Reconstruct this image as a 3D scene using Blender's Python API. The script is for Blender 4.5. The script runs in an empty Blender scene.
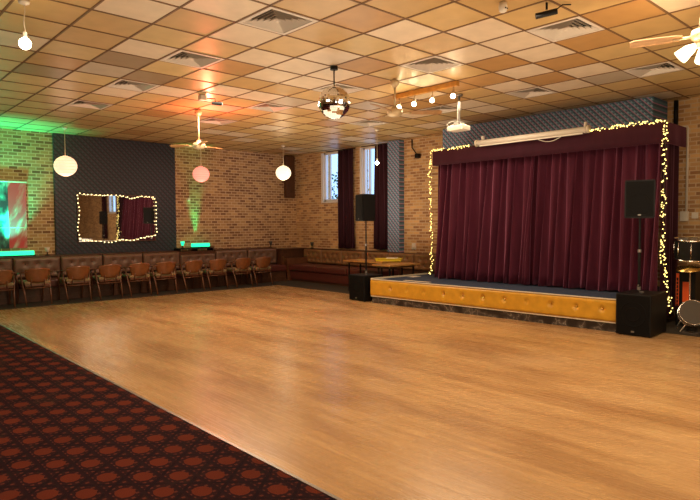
import bpy, bmesh, math, random
from mathutils import Vector, Matrix
random.seed(7)
PI = math.pi
SC = bpy.context.scene
COL = SC.collection
CE = 3.567            # ceiling height
WY = 13.9             # wall behind the long bench
WX = 10.6             # wall with the windows and the stage

# ---------------------------------------------------------------- camera
cam = bpy.data.cameras.new('camera')
cam.sensor_width = 36.0
cam.lens = 30.09
cam.clip_end = 200
co = bpy.data.objects.new('camera', cam)
COL.objects.link(co)
_d = Vector((0.67543696, 0.73615075, -0.04320874))
_r = _d.cross(Vector((0, 0, 1))).normalized()
_u = _r.cross(_d)
_a = -0.0053275736
_r, _u = (_r * math.cos(_a) + _u * math.sin(_a)), (_u * math.cos(_a) - _r * math.sin(_a))
M = Matrix((_r, _u, -_d)).transposed().to_4x4()
M.translation = Vector((0, 0, 1.53))
co.matrix_world = M
SC.camera = co

# ---------------------------------------------------------------- world, light, exposure
w = bpy.data.worlds.new('sky')
SC.world = w
w.use_nodes = True
bg = w.node_tree.nodes['Background']
bg.inputs[0].default_value = (0.34, 0.58, 1.0, 1)
bg.inputs[1].default_value = 2.3
SC.view_settings.view_transform = 'Standard'
SC.view_settings.look = 'None'
SC.view_settings.gamma = 1
SC.view_settings.exposure = 0.1


def light(name, kind, loc, power, color, size=0.2, target=None, spot=60, blend=.6):
    l = bpy.data.lights.new(name, kind)
    l.energy = power
    l.color = color
    o = bpy.data.objects.new(name, l)
    COL.objects.link(o)
    o.location = loc
    if kind == 'AREA':
        l.shape = 'DISK'
        l.size = size
    else:
        l.shadow_soft_size = size
    if kind == 'SPOT':
        l.spot_size = math.radians(spot)
        l.spot_blend = blend
    if target is not None:
        o.rotation_euler = (Vector(target) - Vector(loc)).to_track_quat('-Z', 'Y').to_euler()
    return o


WARM = (1.0, 0.80, 0.56)
# added warm fill without fixtures, over the dance floor and unseen half of the hall
for (x, y, p) in ((5.2, 8.6, 115), (5.4, 2.2, 95), (2.2, 5.2, 40), (7.6, 5.8, 42), (-2.0, 2.0, 90), (2.0, -2.5, 90)):
    light('room_fill', 'AREA', (x, y, CE - .12), p, WARM, 1.6, (x, y, 0))
for (x, y, p) in ((4.5, 0.2, 62), (-1.5, 4.5, 45), (1.0, -2.0, 50), (6.5, -1.5, 45)):  # added unseen point fills
    light('point_fill', 'POINT', (x, y, 2.2), p, WARM, .25)
# added upward fill with no fixture, thrown onto the ceiling
for (x, y, p, sz) in ((5.6, 8.0, 88, 5.0), (3.0, 3.6, 46, 4.0), (6.4, 2.6, 40, 3.5), (8.4, 9.6, 32, 2.0)):
    light('ceiling_fill', 'AREA', (x, y, 1.0), p, (1, .84, .6), sz, (x, y, 4))
# green uplighters on the bench ledge, one behind the left banner and one by the bench gap
for (x, p) in ((2.4, 520), (3.05, 480)):
    light('green_uplight', 'SPOT', (x, 13.64, 1.06), p, (0.0, 1.0, 0.5), .05, (x, 13.80, 3.5), 82, 1.0)
light('green_uplight', 'SPOT', (7.32, 13.79, 1.08), 260, (0.0, 1.0, 0.32), .05, (7.25, 13.87, 3.5), 30, 1.0)

# ---------------------------------------------------------------- material helpers


def new_mat(name):
    m = bpy.data.materials.new(name)
    m.use_nodes = True
    nt = m.node_tree
    b = nt.nodes['Principled BSDF']
    return m, nt, b


def mat(name, c, rough=.5, metal=0, emit=None, es=0, noise=0, nscale=20, bump=0, spec=None, coat=0):
    m, nt, b = new_mat(name)
    b.inputs['Base Color'].default_value = (*c, 1)
    b.inputs['Roughness'].default_value = rough
    b.inputs['Metallic'].default_value = metal
    if spec is not None:
        b.inputs['Specular IOR Level'].default_value = spec
    if coat:
        b.inputs['Coat Weight'].default_value = coat
        b.inputs['Coat Roughness'].default_value = .15
    if emit:
        b.inputs['Emission Color'].default_value = (*emit, 1)
        b.inputs['Emission Strength'].default_value = es
    if noise or bump:
        tc = nt.nodes.new('ShaderNodeTexCoord')
        n = nt.nodes.new('ShaderNodeTexNoise')
        n.inputs['Scale'].default_value = nscale
        n.inputs['Detail'].default_value = 4
        nt.links.new(tc.outputs['Object'], n.inputs['Vector'])
        if noise:
            r = nt.nodes.new('ShaderNodeValToRGB')
            r.color_ramp.elements[0].position = .3
            r.color_ramp.elements[1].position = .7
            r.color_ramp.elements[0].color = (*[v * (1 - noise) for v in c], 1)
            r.color_ramp.elements[1].color = (*[min(1, v * (1 + noise)) for v in c], 1)
            nt.links.new(n.outputs['Fac'], r.inputs['Fac'])
            nt.links.new(r.outputs['Color'], b.inputs['Base Color'])
        if bump:
            bp = nt.nodes.new('ShaderNodeBump')
            bp.inputs['Strength'].default_value = bump
            bp.inputs['Distance'].default_value = .01
            nt.links.new(n.outputs['Fac'], bp.inputs['Height'])
            nt.links.new(bp.outputs['Normal'], b.inputs['Normal'])
    return m


class N:
    """tiny node-graph helper"""

    def __init__(s, nt):
        s.nt = nt

    def new(s, t, **k):
        n = s.nt.nodes.new(t)
        for a, v in k.items():
            setattr(n, a, v)
        return n

    def put(s, sock, v):
        if isinstance(v, (int, float)):
            sock.default_value = v
        elif isinstance(v, tuple):
            sock.default_value = v if len(v) == len(sock.default_value) else (*v, 1)
        else:
            s.nt.links.new(v, sock)

    def math(s, op, a, b=0.0, c=None):
        n = s.new('ShaderNodeMath', operation=op)
        s.put(n.inputs[0], a)
        s.put(n.inputs[1], b)
        if c is not None:
            s.put(n.inputs[2], c)
        return n.outputs[0]

    def mix(s, f, a, b):
        n = s.new('ShaderNodeMix', data_type='RGBA')
        s.put(n.inputs[0], f)
        s.put(n.inputs[6], a)
        s.put(n.inputs[7], b)
        return n.outputs[2]

    def obj(s):
        t = s.new('ShaderNodeTexCoord')
        x = s.new('ShaderNodeSeparateXYZ')
        s.nt.links.new(t.outputs['Object'], x.inputs[0])
        return t.outputs['Object'], x.outputs[0], x.outputs[1], x.outputs[2]

    def comb(s, a, b, c=0.0):
        n = s.new('ShaderNodeCombineXYZ')
        s.put(n.inputs[0], a)
        s.put(n.inputs[1], b)
        s.put(n.inputs[2], c)
        return n.outputs[0]

    def noise(s, vec, scale, detail=3):
        n = s.new('ShaderNodeTexNoise')
        s.put(n.inputs['Vector'], vec)
        n.inputs['Scale'].default_value = scale
        n.inputs['Detail'].default_value = detail
        return n.outputs['Fac']

    def ramp(s, f, *stops):
        n = s.new('ShaderNodeValToRGB')
        e = n.color_ramp.elements
        while len(e) < len(stops):
            e.new(.5)
        for i, (p, c) in enumerate(stops):
            e[i].position = p
            e[i].color = (*c, 1)
        s.put(n.inputs[0], f)
        return n.outputs[0]

    def bump(s, h, st, dist, b):
        n = s.new('ShaderNodeBump')
        n.inputs['Strength'].default_value = st
        n.inputs['Distance'].default_value = dist
        s.put(n.inputs['Height'], h)
        s.nt.links.new(n.outputs[0], b.inputs['Normal'])


def brick_mat(name, axis, bw, rh, c1=(.54, .335, .145), c2=(.17, .072, .03)):
    m, nt, b = new_mat(name)
    g = N(nt)
    P, x, y, z = g.obj()
    v = g.comb(x if axis == 'x' else y, z)
    br = g.new('ShaderNodeTexBrick')
    g.put(br.inputs['Vector'], v)
    br.offset = .5
    br.inputs['Color1'].default_value = (*c1, 1)
    br.inputs['Color2'].default_value = (*c2, 1)
    br.inputs['Mortar'].default_value = (.62, .46, .29, 1)
    br.inputs['Scale'].default_value = 1
    br.inputs['Mortar Size'].default_value = .010
    br.inputs['Mortar Smooth'].default_value = .3
    br.inputs['Bias'].default_value = .08
    br.inputs['Brick Width'].default_value = bw
    br.inputs['Row Height'].default_value = rh
    n1 = g.noise(P, 1.3, 2)
    n2 = g.noise(P, 45, 3)
    c = g.mix(g.math('MULTIPLY', n2, .25), br.outputs['Color'], (.36, .21, .10))
    hs = g.new('ShaderNodeHueSaturation')
    g.put(hs.inputs['Color'], c)
    g.put(hs.inputs['Value'], g.math('MULTIPLY_ADD', n1, .5, .75))
    g.nt.links.new(hs.outputs[0], b.inputs['Base Color'])
    b.inputs['Roughness'].default_value = .85
    g.bump(br.outputs['Fac'], -.5, .008, b)
    return m


def wallpaper_mat(name, axis, k=1.0):
    m, nt, b = new_mat(name)
    g = N(nt)
    P, x, y, z = g.obj()
    h = x if axis == 'x' else y
    S = .125 if axis == 'x' else .105
    u = g.math('DIVIDE', h, S)
    v = g.math('DIVIDE', z, S)
    p = g.math('FRACT', g.math('ADD', g.math('ADD', u, v), 40.0))
    q = g.math('FRACT', g.math('ADD', g.math('SUBTRACT', u, v), 40.0))
    if axis == 'y':
        p, q = q, p
    pk = g.math('LESS_THAN', p, .20)
    pk2 = g.math('LESS_THAN', q, .13)
    # wedge inside each lozenge
    wed = g.math('GREATER_THAN', g.math('SUBTRACT', p, q), 0.06)
    lite = g.math('GREATER_THAN', p, .62)
    def K(*v):
        return tuple(a * k for a in v)
    c = g.mix(wed, K(.010, .024, .038), K(.022, .050, .068))
    c = g.mix(g.math('MULTIPLY', lite, g.math('GREATER_THAN', q, .5)), c, K(.050, .095, .125))
    c = g.mix(pk2, c, K(.016, .018, .040))
    c = g.mix(pk, c, K(.100, .052, .088))
    nt.links.new(c, b.inputs['Base Color'])
    b.inputs['Roughness'].default_value = .6
    return m


def wood_floor_mat():
    m, nt, b = new_mat('dance_floor_wood')
    g = N(nt)
    P, x, y, z = g.obj()
    br = g.new('ShaderNodeTexBrick')
    g.put(br.inputs['Vector'], g.comb(y, x))
    br.offset = .37
    br.inputs['Color1'].default_value = (.55, .335, .145, 1)
    br.inputs['Color2'].default_value = (.45, .26, .105, 1)
    br.inputs['Mortar'].default_value = (.33, .185, .08, 1)
    br.inputs['Scale'].default_value = 1
    br.inputs['Mortar Size'].default_value = .0012
    br.inputs['Mortar Smooth'].default_value = .4
    br.inputs['Bias'].default_value = 0
    br.inputs['Brick Width'].default_value = .9
    br.inputs['Row Height'].default_value = .065
    gr = g.noise(g.comb(g.math('MULTIPLY', y, 1.6), g.math('MULTIPLY', x, 26)), 1.5, 5)
    blot = g.noise(P, .8, 4)
    dirt = g.noise(g.comb(g.math('MULTIPLY', y, .35), g.math('MULTIPLY', x, 1.5)), 1.6, 6)
    c = g.mix(g.ramp(gr, (.35, (0, 0, 0)), (.75, (.6, .6, .6))), br.outputs['Color'], (.33, .18, .075))
    c = g.mix(g.ramp(dirt, (.44, (0, 0, 0)), (.64, (.8, .8, .8))), c, (.28, .14, .055))
    c = g.mix(g.ramp(blot, (.45, (0, 0, 0)), (.7, (.25, .25, .25))), c, (.62, .42, .23))
    nt.links.new(c, b.inputs['Base Color'])
    r = g.math('MULTIPLY_ADD', gr, .20, .17)
    nt.links.new(r, b.inputs['Roughness'])
    b.inputs['Specular IOR Level'].default_value = .42
    g.bump(br.outputs['Fac'], -.15, .002, b)
    return m


def carpet_mat():
    m, nt, b = new_mat('patterned_carpet')
    g = N(nt)
    P, x, y, z = g.obj()
    X, Y = .333, .284
    u = g.math('DIVIDE', g.math('SUBTRACT', x, 1.604), X)
    v = g.math('DIVIDE', g.math('SUBTRACT', y, 3.59), Y)

    def cell(a):   # signed distance to nearest integer
        return g.math('SUBTRACT', g.math('FRACT', g.math('ADD', a, 60.5)), .5)

    def oval(u0, v0, r1, r2):
        a = g.math('DIVIDE', cell(g.math('SUBTRACT', u, u0)), r1)
        c = g.math('DIVIDE', cell(g.math('SUBTRACT', v, v0)), r2)
        return g.math('LESS_THAN', g.math('ADD', g.math('MULTIPLY', a, a), g.math('MULTIPLY', c, c)), 1)
    ov = g.math('MAXIMUM', oval(0, 0, .165, .235), oval(.5, .5, .165, .235))
    # cane weave: pairs of dark ribbons on both diagonals and one straight
    s = g.math('ADD', u, v)
    t = g.math('SUBTRACT', u, v)

    def band(a, w):
        return g.math('LESS_THAN', g.math('ABSOLUTE', cell(g.math('SUBTRACT', a, .5))), w)
    d1 = band(s, .055)
    d2 = band(t, .055)
    st = g.math('LESS_THAN', g.math('ABSOLUTE', cell(g.math('MULTIPLY', u, 2.0))), -1)
    st = g.math('LESS_THAN', g.math('ABSOLUTE', cell(g.math('SUBTRACT', g.math('MULTIPLY', u, 2), .5))), .07)
    # small red flecks between ribbons
    fl = g.math('MULTIPLY', g.math('LESS_THAN', g.math('FRACT', g.math('ADD', g.math('MULTIPLY', u, 8), 60)), .5),
                g.math('LESS_THAN', g.math('FRACT', g.math('ADD', g.math('MULTIPLY', v, 6), 60.2)), .42))
    base = g.mix(fl, (.022, .005, .006), (.085, .020, .014))
    c = g.mix(g.math('MAXIMUM', d1, d2), base, (.012, .003, .005))
    c = g.mix(st, c, (.016, .004, .006))
    c = g.mix(ov, c, (.105, .018, .008))
    tuft = g.noise(P, 160, 2)
    wear = g.noise(P, 1.1, 3)
    hs = g.new('ShaderNodeHueSaturation')
    g.put(hs.inputs['Color'], c)
    g.put(hs.inputs['Value'], g.math('MULTIPLY', g.math('MULTIPLY_ADD', tuft, .9, .55), g.math('MULTIPLY_ADD', wear, .6, .7)))
    c = g.mix(g.ramp(g.noise(P, 2.3, 4), (.60, (0, 0, 0)), (.75, (.45, .45, .45))), hs.outputs[0], (.05, .022, .014))
    nt.links.new(c, b.inputs['Base Color'])
    b.inputs['Roughness'].default_value = .95
    b.inputs['Specular IOR Level'].default_value = .1
    g.bump(tuft, .4, .004, b)
    return m


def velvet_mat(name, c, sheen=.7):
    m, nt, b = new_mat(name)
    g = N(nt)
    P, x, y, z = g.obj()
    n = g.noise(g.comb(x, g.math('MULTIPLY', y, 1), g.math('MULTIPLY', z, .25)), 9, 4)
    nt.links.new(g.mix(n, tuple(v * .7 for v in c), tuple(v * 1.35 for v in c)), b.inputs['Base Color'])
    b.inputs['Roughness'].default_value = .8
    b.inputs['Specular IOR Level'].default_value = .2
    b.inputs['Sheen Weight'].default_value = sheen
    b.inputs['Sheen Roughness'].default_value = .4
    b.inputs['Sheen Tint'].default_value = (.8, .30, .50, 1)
    return m


def marble_mat():
    m, nt, b = new_mat('dark_marble_laminate')
    g = N(nt)
    P, x, y, z = g.obj()
    n = g.noise(P, 5, 6)
    v = g.math('ABSOLUTE', g.math('SUBTRACT', n, .5))
    c = g.ramp(v, (0.0, (.30, .26, .22)), (.012, (.07, .055, .045)), (.12, (.022, .016, .014)))
    nt.links.new(c, b.inputs['Base Color'])
    b.inputs['Roughness'].default_value = .3
    return m


def banner_mat():
    """abstract print: teal and near-black painted shapes on the left, red with pale streaks on the right"""
    m, nt, b = new_mat('printed_banner')
    g = N(nt)
    P, x, y, z = g.obj()
    d = g.comb(g.math('ADD', g.math('MULTIPLY', x, 3.2), g.math('MULTIPLY', z, -1.3)), g.math('MULTIPLY', z, .9), 2.0)
    n = g.noise(d, 1.9, 5)
    n2 = g.noise(g.comb(g.math('MULTIPLY', x, 2.0), z, 7.0), 2.4, 4)
    left = g.ramp(n2, (.40, (.004, .02, .03)), (.50, (.02, .16, .15)), (.58, (.22, .55, .48)))
    right = g.ramp(n, (.50, (.62, .035, .045)), (.58, (.55, .12, .11)), (.68, (.62, .50, .42)))
    c = g.mix(g.math('GREATER_THAN', x, 3.03), left, right)
    nt.links.new(c, b.inputs['Base Color'])
    b.inputs['Roughness'].default_value = .5
    return m


MT = {}
MT['brickx'] = brick_mat('brown_brick', 'x', .175, .072)
MT['bricky'] = brick_mat('tan_brick_lit', 'y', .19, .068, (.74, .46, .19), (.30, .14, .055))  # brighter light on the window wall put into a lighter brick colour
MT['wpx'] = wallpaper_mat('geometric_wallpaper_dim', 'x', .52)  # same paper, dimmed to paint the weaker light on this wall
MT['wpy'] = wallpaper_mat('geometric_wallpaper_lit', 'y', 4.6)  # same paper, brightened to paint the better light by the stage
MT['floor'] = wood_floor_mat()
MT['carpet'] = carpet_mat()
MT['greycarpet'] = mat('worn_dark_carpet', (.055, .045, .035), .95, noise=.3, nscale=40, spec=.1)
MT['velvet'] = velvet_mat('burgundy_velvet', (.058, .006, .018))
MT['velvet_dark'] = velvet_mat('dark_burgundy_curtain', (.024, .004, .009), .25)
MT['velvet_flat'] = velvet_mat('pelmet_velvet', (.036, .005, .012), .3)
MT['marble'] = marble_mat()
MT['mustard'] = mat('mustard_vinyl', (.56, .29, .022), .35, noise=.12, nscale=8, bump=.15)
MT['brass'] = mat('brass', (.75, .52, .18), .25, 1)
MT['whitetrim'] = mat('cream_paint', (.66, .57, .42), .45)
MT['white'] = mat('white_plastic', (.72, .66, .56), .45)
MT['stagecarpet'] = mat('navy_stage_carpet', (.018, .032, .070), .9, noise=.3, nscale=30)
MT['black'] = mat('black_satin', (.005, .0045, .0045), .5, spec=.25)
MT['blackcloth'] = mat('black_cloth', (.008, .007, .008), .95)
MT['grille'] = mat('speaker_grille', (.0045, .004, .004), .7, noise=.5, nscale=300, spec=.1)
MT['grey'] = mat('grey_metal', (.30, .28, .26), .4, .8)
MT['chrome'] = mat('chrome', (.85, .83, .80), .12, 1)
MT['brown_vinyl'] = mat('brown_buttoned_vinyl', (.15, .085, .052), .42, noise=.15, nscale=9, bump=.2)
MT['tan_vinyl'] = mat('tan_buttoned_vinyl', (.215, .108, .042), .42, noise=.15, nscale=9, bump=.2)
MT['maroon'] = mat('maroon_vinyl', (.095, .022, .016), .4, noise=.15, nscale=9)
MT['darkwood'] = mat('dark_wood', (.075, .030, .014), .4, noise=.25, nscale=14)
MT['chairwood'] = mat('chestnut_plywood', (.19, .068, .020), .33, noise=.25, nscale=11, coat=.3)
MT['legwood'] = mat('brown_wood', (.12, .045, .018), .4, noise=.2, nscale=12)
MT['seatcloth'] = mat('olive_tan_cloth', (.23, .17, .085), .8, noise=.15, nscale=60)
MT['tabletop'] = mat('orange_table_laminate', (.42, .20, .055), .35, noise=.15, nscale=10)
MT['yellow'] = mat('yellow_plastic', (.72, .56, .02), .4)
MT['tbar'] = mat('brown_ceiling_bar', (.17, .085, .035), .6)
MT['slat'] = mat('vent_white', (.62, .54, .46), .5)
MT['dark'] = mat('dark_cavity', (.06, .045, .035), .9)
MT['mirror'] = mat('mirror_glass', (.86, .85, .83), .02, 1)
MT['bulb'] = mat('fairy_bulb', (1, .8, .4), .4, emit=(1.0, .74, .20), es=3.2)
MT['bulb2'] = mat('fairy_bulb_pale', (1, .85, .55), .4, emit=(1.0, .78, .36), es=3.2)
MT['wire'] = mat('green_wire', (.05, .06, .02), .6)
MT['hot'] = mat('lit_bulb', (1, .9, .7), .4, emit=(1.0, .82, .52), es=25)
MT['greenled'] = mat('green_led', (.1, .8, .4), .4, emit=(0.0, 1.0, .38), es=1.6)
MT['barwood'] = mat('varnished_pine', (.50, .22, .035), .3, noise=.2, nscale=12)
MT['fanblade'] = mat('fan_blade_wood', (.36, .19, .075), .4, noise=.2, nscale=14)
MT['fanmetal'] = mat('fan_cream_metal', (.58, .45, .27), .35, .3)
MT['orange'] = mat('orange_panel', (.80, .11, .02), .4)
MT['frame'] = mat('white_window_frame', (.75, .74, .74), .45)
MT['foliage'] = mat('leaves', (.045, .11, .055), .8, noise=.4, nscale=3)
MT['bark'] = mat('bark', (.10, .075, .05), .9)
MT['banner'] = banner_mat()
MT['pinkshade'] = mat('peach_paper_shade', (.9, .72, .6), .8, emit=(1.0, .62, .40), es=1.15)
MT['redshade'] = mat('pink_paper_shade', (.85, .35, .3), .8, emit=(1.0, .30, .22), es=1.1)
MT['whiteshade'] = mat('white_paper_shade', (.9, .85, .75), .8, emit=(1.0, .78, .48), es=1.6)
MT['rib'] = mat('shade_rib', (.55, .38, .28), .7)
MT['clear'] = mat('drum_head', (.08, .075, .07), .15, .2)
mm, nt, b = new_mat('clear_glass')
g_ = N(nt)
tr = g_.new('ShaderNodeBsdfTransparent')
gl = g_.new('ShaderNodeBsdfGlossy')
gl.inputs['Roughness'].default_value = .03
ms = g_.new('ShaderNodeMixShader')
ms.inputs[0].default_value = .08
nt.links.new(tr.outputs[0], ms.inputs[1])
nt.links.new(gl.outputs[0], ms.inputs[2])
nt.links.new(ms.outputs[0], nt.nodes['Material Output'].inputs['Surface'])
MT['glass'] = mm

TILES = []
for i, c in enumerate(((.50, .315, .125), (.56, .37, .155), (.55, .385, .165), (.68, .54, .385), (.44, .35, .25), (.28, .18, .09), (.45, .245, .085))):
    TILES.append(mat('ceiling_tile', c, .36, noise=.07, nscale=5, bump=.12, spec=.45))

# ---------------------------------------------------------------- mesh helpers


def box(bm, x0, x1, y0, y1, z0, z1, bev=0, seg=2):
    r = bmesh.ops.create_cube(bm, size=1)
    vs = r['verts']
    for v in vs:
        v.co = Vector(((x0 + x1) / 2 + v.co.x * (x1 - x0), (y0 + y1) / 2 + v.co.y * (y1 - y0), (z0 + z1) / 2 + v.co.z * (z1 - z0)))
    if bev:
        es = list({e for v in vs for e in v.link_edges})
        bmesh.ops.bevel(bm, geom=es, offset=bev, segments=seg, affect='EDGES', profile=.6)


def tube(bm, pts, rad, n=8, caps=True):
    """sweep along pts; rad is a number or a list"""
    pts = [Vector(p) for p in pts]
    R = rad if isinstance(rad, (list, tuple)) else [rad] * len(pts)
    rings = []
    prev = None
    for i, p in enumerate(pts):
        d = (pts[min(i + 1, len(pts) - 1)] - pts[max(i - 1, 0)]).normalized()
        if prev is None:
            a = Vector((0, 0, 1)) if abs(d.z) < .9 else Vector((1, 0, 0))
            u = d.cross(a).normalized()
        else:
            u = (prev - d * prev.dot(d)).normalized()
        prev = u
        v = d.cross(u)
        rings.append([bm.verts.new(p + (u * math.cos(k * 2 * PI / n) + v * math.sin(k * 2 * PI / n)) * R[i]) for k in range(n)])
    for a, b in zip(rings, rings[1:]):
        for k in range(n):
            bm.faces.new((a[k], a[(k + 1) % n], b[(k + 1) % n], b[k]))
    if caps:
        bm.faces.new(rings[0][::-1])
        bm.faces.new(rings[-1])


def lathe(bm, prof, c=(0, 0, 0), n=24, m=None):
    """prof: list of (radius, z)"""
    c = Vector(c)
    rings = []
    for r, z in prof:
        if r < 1e-6:
            p = Vector((0, 0, z))
            rings.append([bm.verts.new((m @ p if m else p) + c)])
        else:
            ring = []
            for k in range(n):
                p = Vector((r * math.cos(2 * PI * k / n), r * math.sin(2 * PI * k / n), z))
                ring.append(bm.verts.new((m @ p if m else p) + c))
            rings.append(ring)
    for a, b in zip(rings, rings[1:]):
        if len(a) == 1 and len(b) == 1:
            continue
        for k in range(n):
            if len(a) == 1:
                bm.faces.new((a[0], b[(k + 1) % n], b[k]))
            elif len(b) == 1:
                bm.faces.new((a[k], a[(k + 1) % n], b[0]))
            else:
                bm.faces.new((a[k], a[(k + 1) % n], b[(k + 1) % n], b[k]))


def obj(name, bm, m, parent=None, smooth=False, loc=None):
    me = bpy.data.meshes.new(name)
    bmesh.ops.recalc_face_normals(bm, faces=bm.faces)
    bm.to_mesh(me)
    bm.free()
    for mt in (m if isinstance(m, (list, tuple)) else [m]):
        me.materials.append(MT[mt] if isinstance(mt, str) else mt)
    if smooth:
        for p in me.polygons:
            p.use_smooth = True
    o = bpy.data.objects.new(name, me)
    COL.objects.link(o)
    if parent:
        o.parent = parent
    if loc is not None:
        o.location = loc
    return o


def tag(o, label, cat, group=None, kind=None):
    o['label'] = label
    o['category'] = cat
    if group:
        o['group'] = group
    if kind:
        o['kind'] = kind
    return o


def thing(name, label, cat, loc=(0, 0, 0), rz=0, group=None):
    o = bpy.data.objects.new(name, None)
    COL.objects.link(o)
    o.location = loc
    o.rotation_euler = (0, 0, rz)
    o.empty_display_size = .1
    return tag(o, label, cat, group)


def struct(name, bm, m, label=None, cat=None):
    o = obj(name, bm, m)
    o['kind'] = 'structure'
    if label:
        o['label'] = label
        o['category'] = cat
    return o


def sobj(name, m, parent, fn, smooth=False, loc=None):
    bm = bmesh.new()
    fn(bm)
    return obj(name, bm, m, parent, smooth, loc)


def bobj(name, m, parent, x0, x1, y0, y1, z0, z1, bev=0):
    bm = bmesh.new()
    box(bm, x0, x1, y0, y1, z0, z1, bev)
    return obj(name, bm, m, parent)


def dup(root, loc, rz=None, label=None):
    r = root.copy()
    COL.objects.link(r)
    r.location = loc
    if rz is not None:
        r.rotation_euler = (0, 0, rz)
    if label:
        r['label'] = label
    for ch in list(root.children):
        c = ch.copy()
        COL.objects.link(c)
        c.parent = r
        for g in list(ch.children):
            d = g.copy()
            COL.objects.link(d)
            d.parent = c
    return r


def V(*a):
    return Vector(a)


# ================================================================ THE SETTING
X0, Y0 = -6.0, -9.0
EX, EY = 8.70, 12.20        # far edges of the dance floor
CX = 2.11                   # edge between carpet and dance floor
FY0, FY1 = 3.0, EY


def slab(name, m, rects, z0=-.12, z1=0, label=None, cat=None):
    bm = bmesh.new()
    for a in rects:
        box(bm, a[0], a[1], a[2], a[3], z0, z1)
    return struct(name, bm, m, label, cat)


slab('floor', 'floor', [(CX, EX, Y0, EY)], label='pale varnished wooden dance floor', cat='floor')
slab('floor_carpet', 'carpet', [(X0, CX, Y0, EY)], label='dark red carpet with rows of red ovals', cat='carpet')
slab('floor_border', 'greycarpet', [(X0, WX, EY, WY), (EX, WX, Y0, EY)], label='dark worn carpet under the benches', cat='carpet')
slab('trim_1', 'grey', [(CX - .012, CX + .012, Y0, EY)], 0, .004, 'thin metal strip between carpet and dance floor', 'trim')

bm = bmesh.new()
box(bm, X0 - .3, WX + .3, WY, WY + .3, -.12, CE + .2)
struct('wall_back', bm, 'brickx')
bm = bmesh.new()
W1, W2 = (11.75, 12.70), (10.15, 11.12)       # window openings in y
WZ0, WZ1 = 2.17, CE - .04
TH = .28
box(bm, WX, WX + TH, W1[1], WY, -.12, CE + .2)
box(bm, WX, WX + TH, W2[1], W1[0], -.12, CE + .2)
W3 = (-2.40, -1.30)
box(bm, WX, WX + TH, W3[1], W2[0], -.12, CE + .2)
box(bm, WX, WX + TH, Y0, W3[0], -.12, CE + .2)
for a in (W1, W2, W3):
    box(bm, WX, WX + TH, a[0], a[1], -.12, WZ0)
    box(bm, WX, WX + TH, a[0], a[1], WZ1, CE + .2)
struct('wall_right', bm, 'bricky')
bm = bmesh.new()
box(bm, X0 - .3, X0, Y0 - .3, WY, -.12, CE + .2)
struct('wall_left', bm, 'bricky')
bm = bmesh.new()
box(bm, X0, WX + .3, Y0 - .3, Y0, -.12, CE + .2)
struct('wall_front', bm, 'brickx')

# windows
for k, (a, bn) in enumerate((W1, W2, W3)):
    e = thing('window_%d' % (k + 1), 'tall white framed window high in the brick wall, ' + ('nearer the room corner', 'above the left loudspeaker', 'seen only in the mirror')[k], 'window')
    e['kind'] = 'structure'

    def fr(bm):
        x0, x1 = WX + .05, WX + .14
        box(bm, x0, x1, bn - .10, bn, WZ0, WZ1)
        box(bm, x0, x1, a, a + .06, WZ0, WZ1)
        box(bm, x0, x1, a, bn, WZ0, WZ0 + .07)
        box(bm, x0, x1, a, bn, WZ1 - .05, WZ1)
        box(bm, x0 + .02, x1 - .02, bn - .28, bn - .235, WZ0, WZ1)
        box(bm, WX - .02, WX + .05, a - .01, bn + .02, WZ0 - .03, WZ0)
        box(bm, WX - .01, WX + .05, bn - .05, bn + .03, WZ0, WZ1)
    sobj('window_frame', 'frame', e, fr)
    bobj('window_pane', 'glass', e, WX + .09, WX + .098, a + .05, bn - .09, WZ0 + .05, WZ1 - .04)

# ceiling: individual tiles in a brown grid
OX, OY, T = 1.996, 5.759, .6
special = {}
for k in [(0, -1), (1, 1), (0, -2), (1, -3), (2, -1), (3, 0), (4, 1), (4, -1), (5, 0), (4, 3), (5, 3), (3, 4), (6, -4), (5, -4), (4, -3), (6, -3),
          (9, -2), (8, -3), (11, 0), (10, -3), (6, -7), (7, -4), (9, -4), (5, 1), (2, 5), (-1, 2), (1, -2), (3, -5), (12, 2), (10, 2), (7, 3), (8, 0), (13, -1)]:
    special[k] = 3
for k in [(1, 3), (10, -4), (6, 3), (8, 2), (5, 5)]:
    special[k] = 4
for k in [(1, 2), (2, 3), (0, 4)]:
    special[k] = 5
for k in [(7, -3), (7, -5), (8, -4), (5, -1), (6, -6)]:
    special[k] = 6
VT = {(2, -2), (2, 1), (2, 4), (2, 7), (6, -5), (6, -2), (6, 1), (6, 4), (6, 7), (10, -5), (10, -2), (10, 1), (10, 4), (-2, 7)}
bm = bmesh.new()
rng = random.Random(3)
for i in range(-14, 15):
    for j in range(-26, 14):
        c = special.get((i, j))
        if c is None:
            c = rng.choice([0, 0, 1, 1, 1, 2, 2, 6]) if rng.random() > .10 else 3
        if (i, j) in VT:
            continue
        x0, x1 = OX + i * T, OX + (i + 1) * T
        y0, y1 = OY + j * T, OY + (j + 1) * T
        x0, x1 = max(x0, X0), min(x1, WX)
        y0, y1 = max(y0, Y0), min(y1, WY)
        if x1 - x0 < .01 or y1 - y0 < .01:
            continue
        f = bm.faces.new([bm.verts.new(p) for p in ((x0, y0, CE), (x0, y1, CE), (x1, y1, CE), (x1, y0, CE))])
        f.material_index = c
me = bpy.data.meshes.new('ceiling')
bm.to_mesh(me)
bm.free()
for m in TILES:
    me.materials.append(m)
o = bpy.data.objects.new('ceiling', me)
COL.objects.link(o)
o['kind'] = 'structure'
bm = bmesh.new()
for i in range(-13, 15):
    x = OX + i * T
    box(bm, x - .011, x + .011, Y0, WY, CE - .006, CE + .02)
for j in range(-25, 14):
    y = OY + j * T
    box(bm, X0, WX, y - .011, y + .011, CE - .006, CE + .02)
struct('trim_2', bm, 'tbar', 'brown metal grid holding the ceiling tiles', 'ceiling grid')
bm = bmesh.new()
box(bm, X0, WX, Y0, WY, CE + .12, CE + .2)
struct('ceiling_slab', bm, 'dark')

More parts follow.
